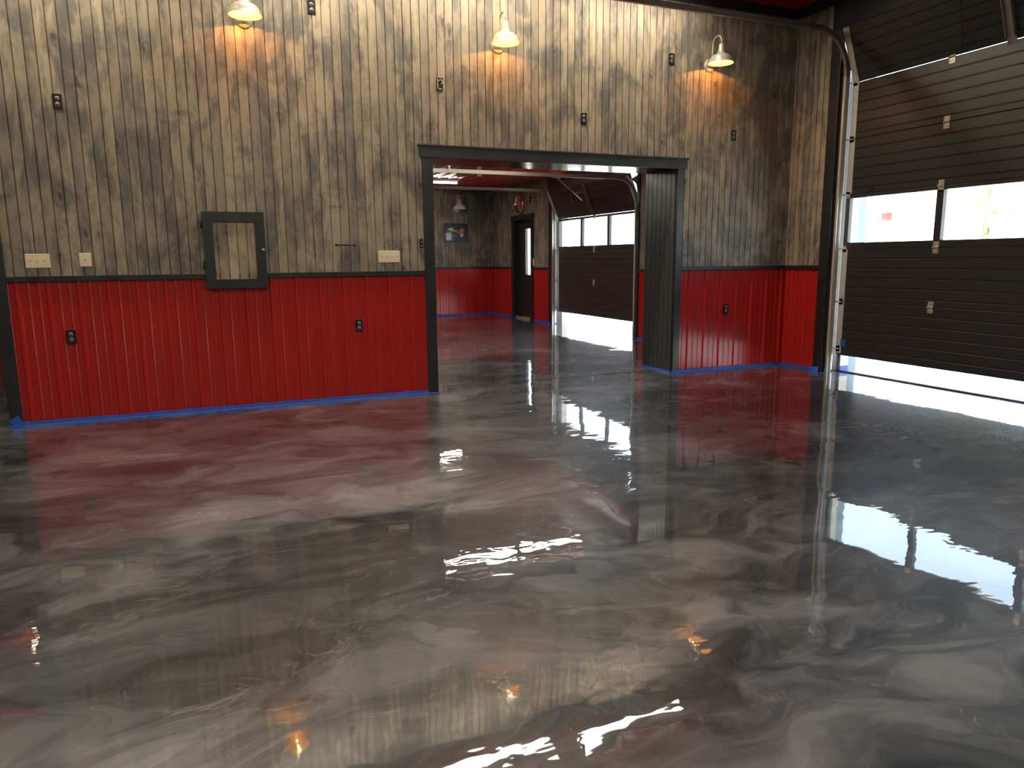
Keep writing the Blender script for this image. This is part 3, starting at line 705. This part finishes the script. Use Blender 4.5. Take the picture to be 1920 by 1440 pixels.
# ------------------------------------------------------------------ hatch
t = thing('access_hatch', (-.51, 0, .987), 'black framed hatch with a plank centre set across the red wainscot', 'hatch')
hx0, hx1, hz0, hz1, fwid = -.742, -.281, .987, 1.586, .076
def mitre(a, b, c, d_): return MB().prism([a, b, c, d_], lambda p, q: (p[0], q, p[1]), -.045, .01)
ix0, ix1, iz0, iz1 = hx0+fwid, hx1-fwid, hz0+fwid*.95, hz1-fwid
part('frame_rail', mitre((hx0, hz1), (hx1, hz1), (ix1, iz1), (ix0, iz1)), M['black_wood'], t)
part('frame_rail', mitre((hx0, hz0), (hx1, hz0), (ix1, iz0), (ix0, iz0)), M['black_wood'], t)
part('frame_stile', mitre((hx0, hz0), (hx0, hz1), (ix0, iz1), (ix0, iz0)), M['black_wood'], t)
part('frame_stile', mitre((hx1, hz0), (hx1, hz1), (ix1, iz1), (ix1, iz0)), M['black_wood'], t)
part('plank_panel', clad('y', -.028, ix0, ix1, iz0, iz1, board_pts(-1, 0, -.012)), M['wood_hatch'], t)
part('knob', MB().lathe([(0, -.075), (.010, -.073), (.014, -.066), (.012, -.058), (.006, -.052), (.009, -.045)], (-.302, 0, 1.288), 16, 'y'), M['galv'], t)
for z in (1.492, 1.174):
    part('hinge', MB().box(hx0-.012, hx0, -.03, 0, z-.032, z+.032).tube([(hx0-.008, -.034, z-.034), (hx0-.008, -.034, z+.034)], .006, 8), M['black_plastic'], t)
# ------------------------------------------------------------------ masking tape
def tape_strip(a, b, z0, z1, label, nrm, jit=.003, seed=1):
    """a,b: 2D ends along the wall base; nrm: 2D unit towards the room"""
    rnd = random.Random(seed); a = Vector((*a, 0)); b = Vector((*b, 0)); L = (b-a).length; n = max(3, int(L/.05)); N = Vector((*nrm, 0))
    vs = []; prof = [(0, z1), (.004, z1), (.006, z0+.006), (.024, .004), (.026, .0015), (0, .0015)]
    for i in range(n+1):
        p = a+(b-a)*i/n; j = rnd.uniform(-jit, jit); k = rnd.uniform(-jit, jit)
        for q, (o, z) in enumerate(prof):
            vs.append(p+N*(o+(abs(k) if 0 < q < 5 else 0))+Vector((0, 0, max(.001, z+(j if q < 3 and z > .01 else 0)))))
    m = MB(); P = len(prof)
    fs = [(i*P+k, i*P+(k+1) % P, (i+1)*P+(k+1) % P, (i+1)*P+k) for i in range(n) for k in range(P)]+[tuple(range(P)), tuple(range(n*P, n*P+P))]
    m.add(vs, fs); return build('masking_tape', m, M['tape'], label=label, cat='masking tape')
tape_strip((-2.10, -.014), (1.14, -.014), 0, .032, 'long blue tape strip along the foot of the red wainscot left of the opening', (0, -1), .003, 1)
tape_strip((OC-.02, -.022), (XC-.01, -.022), 0, .030, 'blue tape strip along the red wainscot foot between the opening and the corner', (0, -1), .003, 2)
tape_strip((XC-.012, -.50), (XC-.012, -.05), 0, .030, 'blue tape strip along the short red return beside the near garage door', (-1, 0), .003, 3)
tape_strip((OC-.014, 0), (OC-.014, T), 0, .024, 'blue tape strip at the foot of the black grooved jamb', (-1, 0), .003, 4)
tape_strip((2.0, YB-.012), (XC-.02, YB-.012), 0, .030, 'blue tape strip along the foot of the far wall', (0, -1), .002, 5)
tape_strip((XC-.012, D3b+.09), (XC-.012, YB-.03), 0, .030, 'blue tape strip in the far corner beside the entry door', (-1, 0), .002, 6)
tape_strip((XC-.012, D2b+.14), (XC-.012, D3a-.09), 0, .030, 'blue tape strip between the entry door and the far garage door', (-1, 0), .002, 7)
tape_strip((XC-.012, T+.05), (XC-.012, D2a-.06), 0, .03, 'blue tape strip on the far room red wall just behind the opening', (-1, 0), .002, 8)
def crumple(c, s, label, seed, n=5):
    rnd = random.Random(seed); m = MB()
    for k in range(n):
        a = rnd.uniform(0, 6.28); d = Vector((rnd.uniform(-1, 1)*s[0]*.5, rnd.uniform(-1, 1)*s[1]*.5, 0))
        h = s[2]*rnd.uniform(.6, 1.)
        base = Vector(c)+d; e = Vector((math.cos(a)*s[0]*.35, math.sin(a)*s[1]*.35, 0)); u = Vector((rnd.uniform(-.2, .2)*h, rnd.uniform(-.2, .2)*h, h))
        nn = e.cross(u).normalized()*.0015
        m.add([base-e-nn, base+e-nn, base+e*.7+u-nn, base-e*.8+u*.85-nn, base-e+nn, base+e+nn, base+e*.7+u+nn, base-e*.8+u*.85+nn],
              [(0, 3, 2, 1), (4, 5, 6, 7), (0, 1, 5, 4), (1, 2, 6, 5), (2, 3, 7, 6), (3, 0, 4, 7)])
    lo = min(v[2] for v in m.v)
    m.v = [(v[0], v[1], v[2]-lo+.001) for v in m.v]
    return build('masking_tape', m, M['tape'], label=label, cat='masking tape')
# folded flap at the left wall end
m = MB().obox((-2.118, -.034, .035), (.030, 0, .018), (.0, .002, 0), (-.018, 0, .034)).obox((-2.12, -.040, .006), (.045, 0, 0), (0, .018, 0), (0, 0, .005))
build('masking_tape', m, M['tape'], label='folded blue tape flap at the left end of the plank wall', cat='masking tape')
crumple((XC-.03, -.56, 0), (.09, .07, .075), 'crumpled blue tape at the foot of the black casing by the near garage door', 3, 7)
crumple((XC-.03, D3b-.2, 0), (.05, .30, .05), 'blue tape bunched at the entry door threshold', 5, 7)
crumple((XC-.05, D2b+.05, 0), (.10, .16, .05), 'blue tape bunched at the far garage door casing', 6, 7)
m = MB().box(WX1+.0, WX1+.11, -.662, -.660, -.018, .055)
build('masking_tape', m, M['tape'], label='blue tape wrapped round the beige outside jamb of the near garage door', cat='masking tape')
m = MB().box(5.175, 5.235, -.6445, -.6365, .003, .05)
build('masking_tape', m, M['tape'], label='blue tape round the foot of the near garage door track', cat='masking tape')
# ------------------------------------------------------------------ far room wall items
t = thing('framed_picture', (4.29, YB, 1.55), 'black framed dark picture with orange lights hanging on the far wall', 'picture')
px0, px1, pz0, pz1 = 4.015, 4.555, 1.555, 1.955
fr = .045
part('frame', MB().box(px0, px1, YB-.03, YB-.001, pz0, pz0+fr).box(px0, px1, YB-.03, YB-.001, pz1-fr, pz1).box(px0, px0+fr, YB-.03, YB-.001, pz0+fr, pz1-fr).box(px1-fr, px1, YB-.03, YB-.001, pz0+fr, pz1-fr), M['black_plastic'], t)
def artmat():
    m, n, l, b = newmat('night_scene_print'); g = G(m)
    P_ = g.pos(); x, y, z = g.sep(P_)
    nz = g.noise(P_, 9., 3)
    c = g.mix(nz, (.010, .016, .026), (.03, .045, .06))
    def patch(cx, cz, rx, rz, col, c, ns=30., soft=.35):
        q = g.vadd(P_, g.vadd(g.vadd(g.noise(P_, ns, 2, out=1), (-.5, -.5, -.5)), (.05, .05, .05), 'MULTIPLY'))
        a, _, d = g.sep(q)
        dx = g.math('DIVIDE', g.math('ADD', a, -cx), rx); dz = g.math('DIVIDE', g.math('ADD', d, -cz), rz)
        r = g.math('ADD', g.math('MULTIPLY', dx, dx), g.math('MULTIPLY', dz, dz))
        return g.mix(g.mr(r, 1-soft, 1+soft, 1, 0), c, col)
    c = patch(4.17, 1.83, .055, .03, (.75, .60, .38), c); c = patch(4.27, 1.80, .07, .018, (.72, .30, .12), c)
    c = patch(4.42, 1.80, .05, .05, (.65, .12, .06), c); c = patch(4.12, 1.745, .06, .016, (.50, .40, .28), c)
    c = patch(4.22, 1.69, .10, .010, (.10, .28, .30), c); c = patch(4.42, 1.71, .035, .04, (.62, .5, .48), c, 4., .1)
    c = patch(4.36, 1.76, .05, .008, (.7, .35, .15), c)
    l.new(c, b.inputs['Base Color']); setp(b, Roughness=.2, Coat_Weight=.6); return m
part('print', MB().box(px0+fr, px1-fr, YB-.012, YB-.002, pz0+fr, pz1-fr), artmat(), t)
t = thing('wall_clock', (XC, 7.265, 2.28), 'round red wall clock with a chrome rim above the entry door', 'clock')
M['chrome'] = plain('chrome', (.8, .8, .8), .12, 1.)
part('rim', MB().lathe([(.185, 0), (.20, -.02), (.20, -.045), (.188, -.06), (.172, -.055), (.170, -.02)], (XC, 7.265, 2.28), 36, 'x'), M['chrome'], t)
M['clock_red'] = plain('clock_red', (.55, .03, .03), .3)
part('dial', MB().lathe([(0, -.022), (.172, -.022), (.172, 0)], (XC, 7.265, 2.28), 36, 'x'), M['clock_red'], t)
part('ring', MB().lathe([(.125, -.022), (.128, -.028), (.140, -.028), (.143, -.022)], (XC, 7.265, 2.28), 36, 'x'), M['enamel'], t)
part('hand', MB().box(XC-.034, XC-.031, 7.258, 7.272, 2.28, 2.38), M['enamel'], t)
part('hand', MB().box(XC-.038, XC-.035, 7.18, 7.265, 2.273, 2.287), M['enamel'], t)
t = build('wall_cross', MB().box(XC-.015, XC, 6.79, 6.815, 2.26, 2.43).box(XC-.015, XC, 6.73, 6.875, 2.345, 2.37), M['black_plastic'], label='small black cross on the planks to the right of the wall clock', cat='wall ornament')
build('wall_fitting', MB().box(XC-.03, XC, 6.60, 6.645, 1.06, 1.20), M['ivory'], bevel=.004, label='small pale fitting on the planks right of the entry door', cat='wall fitting')  # plain ivory box on the planks, its use left open
# ------------------------------------------------------------------ outdoors
t = thing('red_box', (25., 15.55, -.03), 'red box with a projecting lid on a post far outside the near garage door window', 'post box')
part('post', MB().box(24.95, 25.05, 15.5, 15.6, -.03, 2.60), M['tan'], t)
part('box', MB().box(24.85, 25.15, 15.46, 15.70, 2.60, 2.86), M['red_paint'], t)
part('lid', MB().box(24.8, 25.2, 15.20, 15.74, 2.86, 2.90), M['red_paint'], t)
def tree(x, y, h, r, seed, label):
    rnd = random.Random(seed); t = thing('tree', (x, y, -.03), label, 'tree')
    tr = [(x+rnd.uniform(-.2, .2)*k/3, y+rnd.uniform(-.2, .2)*k/3, -.03+h*.8*k/6) for k in range(7)]
    part('trunk', MB().tube(tr, [.28*(1-.12*k) for k in range(7)], 8), M['bark'], t)
    m = MB()
    for k in range(260):
        a = rnd.uniform(0, 6.28); b = rnd.uniform(-1, 1); q = rnd.random()**.4
        c = Vector((x+math.cos(a)*math.sqrt(1-b*b)*r*q, y+math.sin(a)*math.sqrt(1-b*b)*r*q, h*.65+b*r*1.1*q))
        e = Vector((rnd.uniform(-1, 1), rnd.uniform(-1, 1), rnd.uniform(-1, 1))).normalized()*.38; f = e.orthogonal().normalized()*.28
        m.add([c-e, c-f, c+e, c+f], [(0, 1, 2, 3)])
    part('foliage', m, M['leaf'], t)
for i, (x, y, h, r, lb) in enumerate(((46, 19, 6, 2.2, 'pale tree behind the red box, seen through the left pane of the near garage door'), (50, 11.5, 10, 3.0, 'tall pale tree seen through the second pane of the near garage door'),
        (52, 30, 11, 4., 'pale tree beyond the lawn outside the far garage door'), (48, 44, 9, 3.4, 'pale tree farthest off, outside the entry door glass'))):
    tree(x, y, h, r, i, lb)

# sky portals at the openings of the garage doors (sampling aid for daylight, they give no light of their own)
for x, y0, y1, z0, z1 in ((5.40, -3.70, -.72, 1.30, 1.78), (5.40, -3.75, -.66, 0., .22), (5.40, 3.1, 5.8, 1.38, 1.88), (5.40, 3.05, 5.8, 0., .25), (5.32, 6.86, 7.23, .88, 1.79)):
    ld = bpy.data.lights.new('sky_portal', 'AREA'); ld.shape = 'RECTANGLE'; ld.size = y1-y0; ld.size_y = z1-z0; ld.cycles.is_portal = True
    lo = bpy.data.objects.new('sky_portal', ld); COL.objects.link(lo); lo.location = (x, (y0+y1)/2, (z0+z1)/2)
    lo.rotation_euler = Matrix(((0, 0, 1), (1, 0, 0), (0, 1, 0))).to_euler()
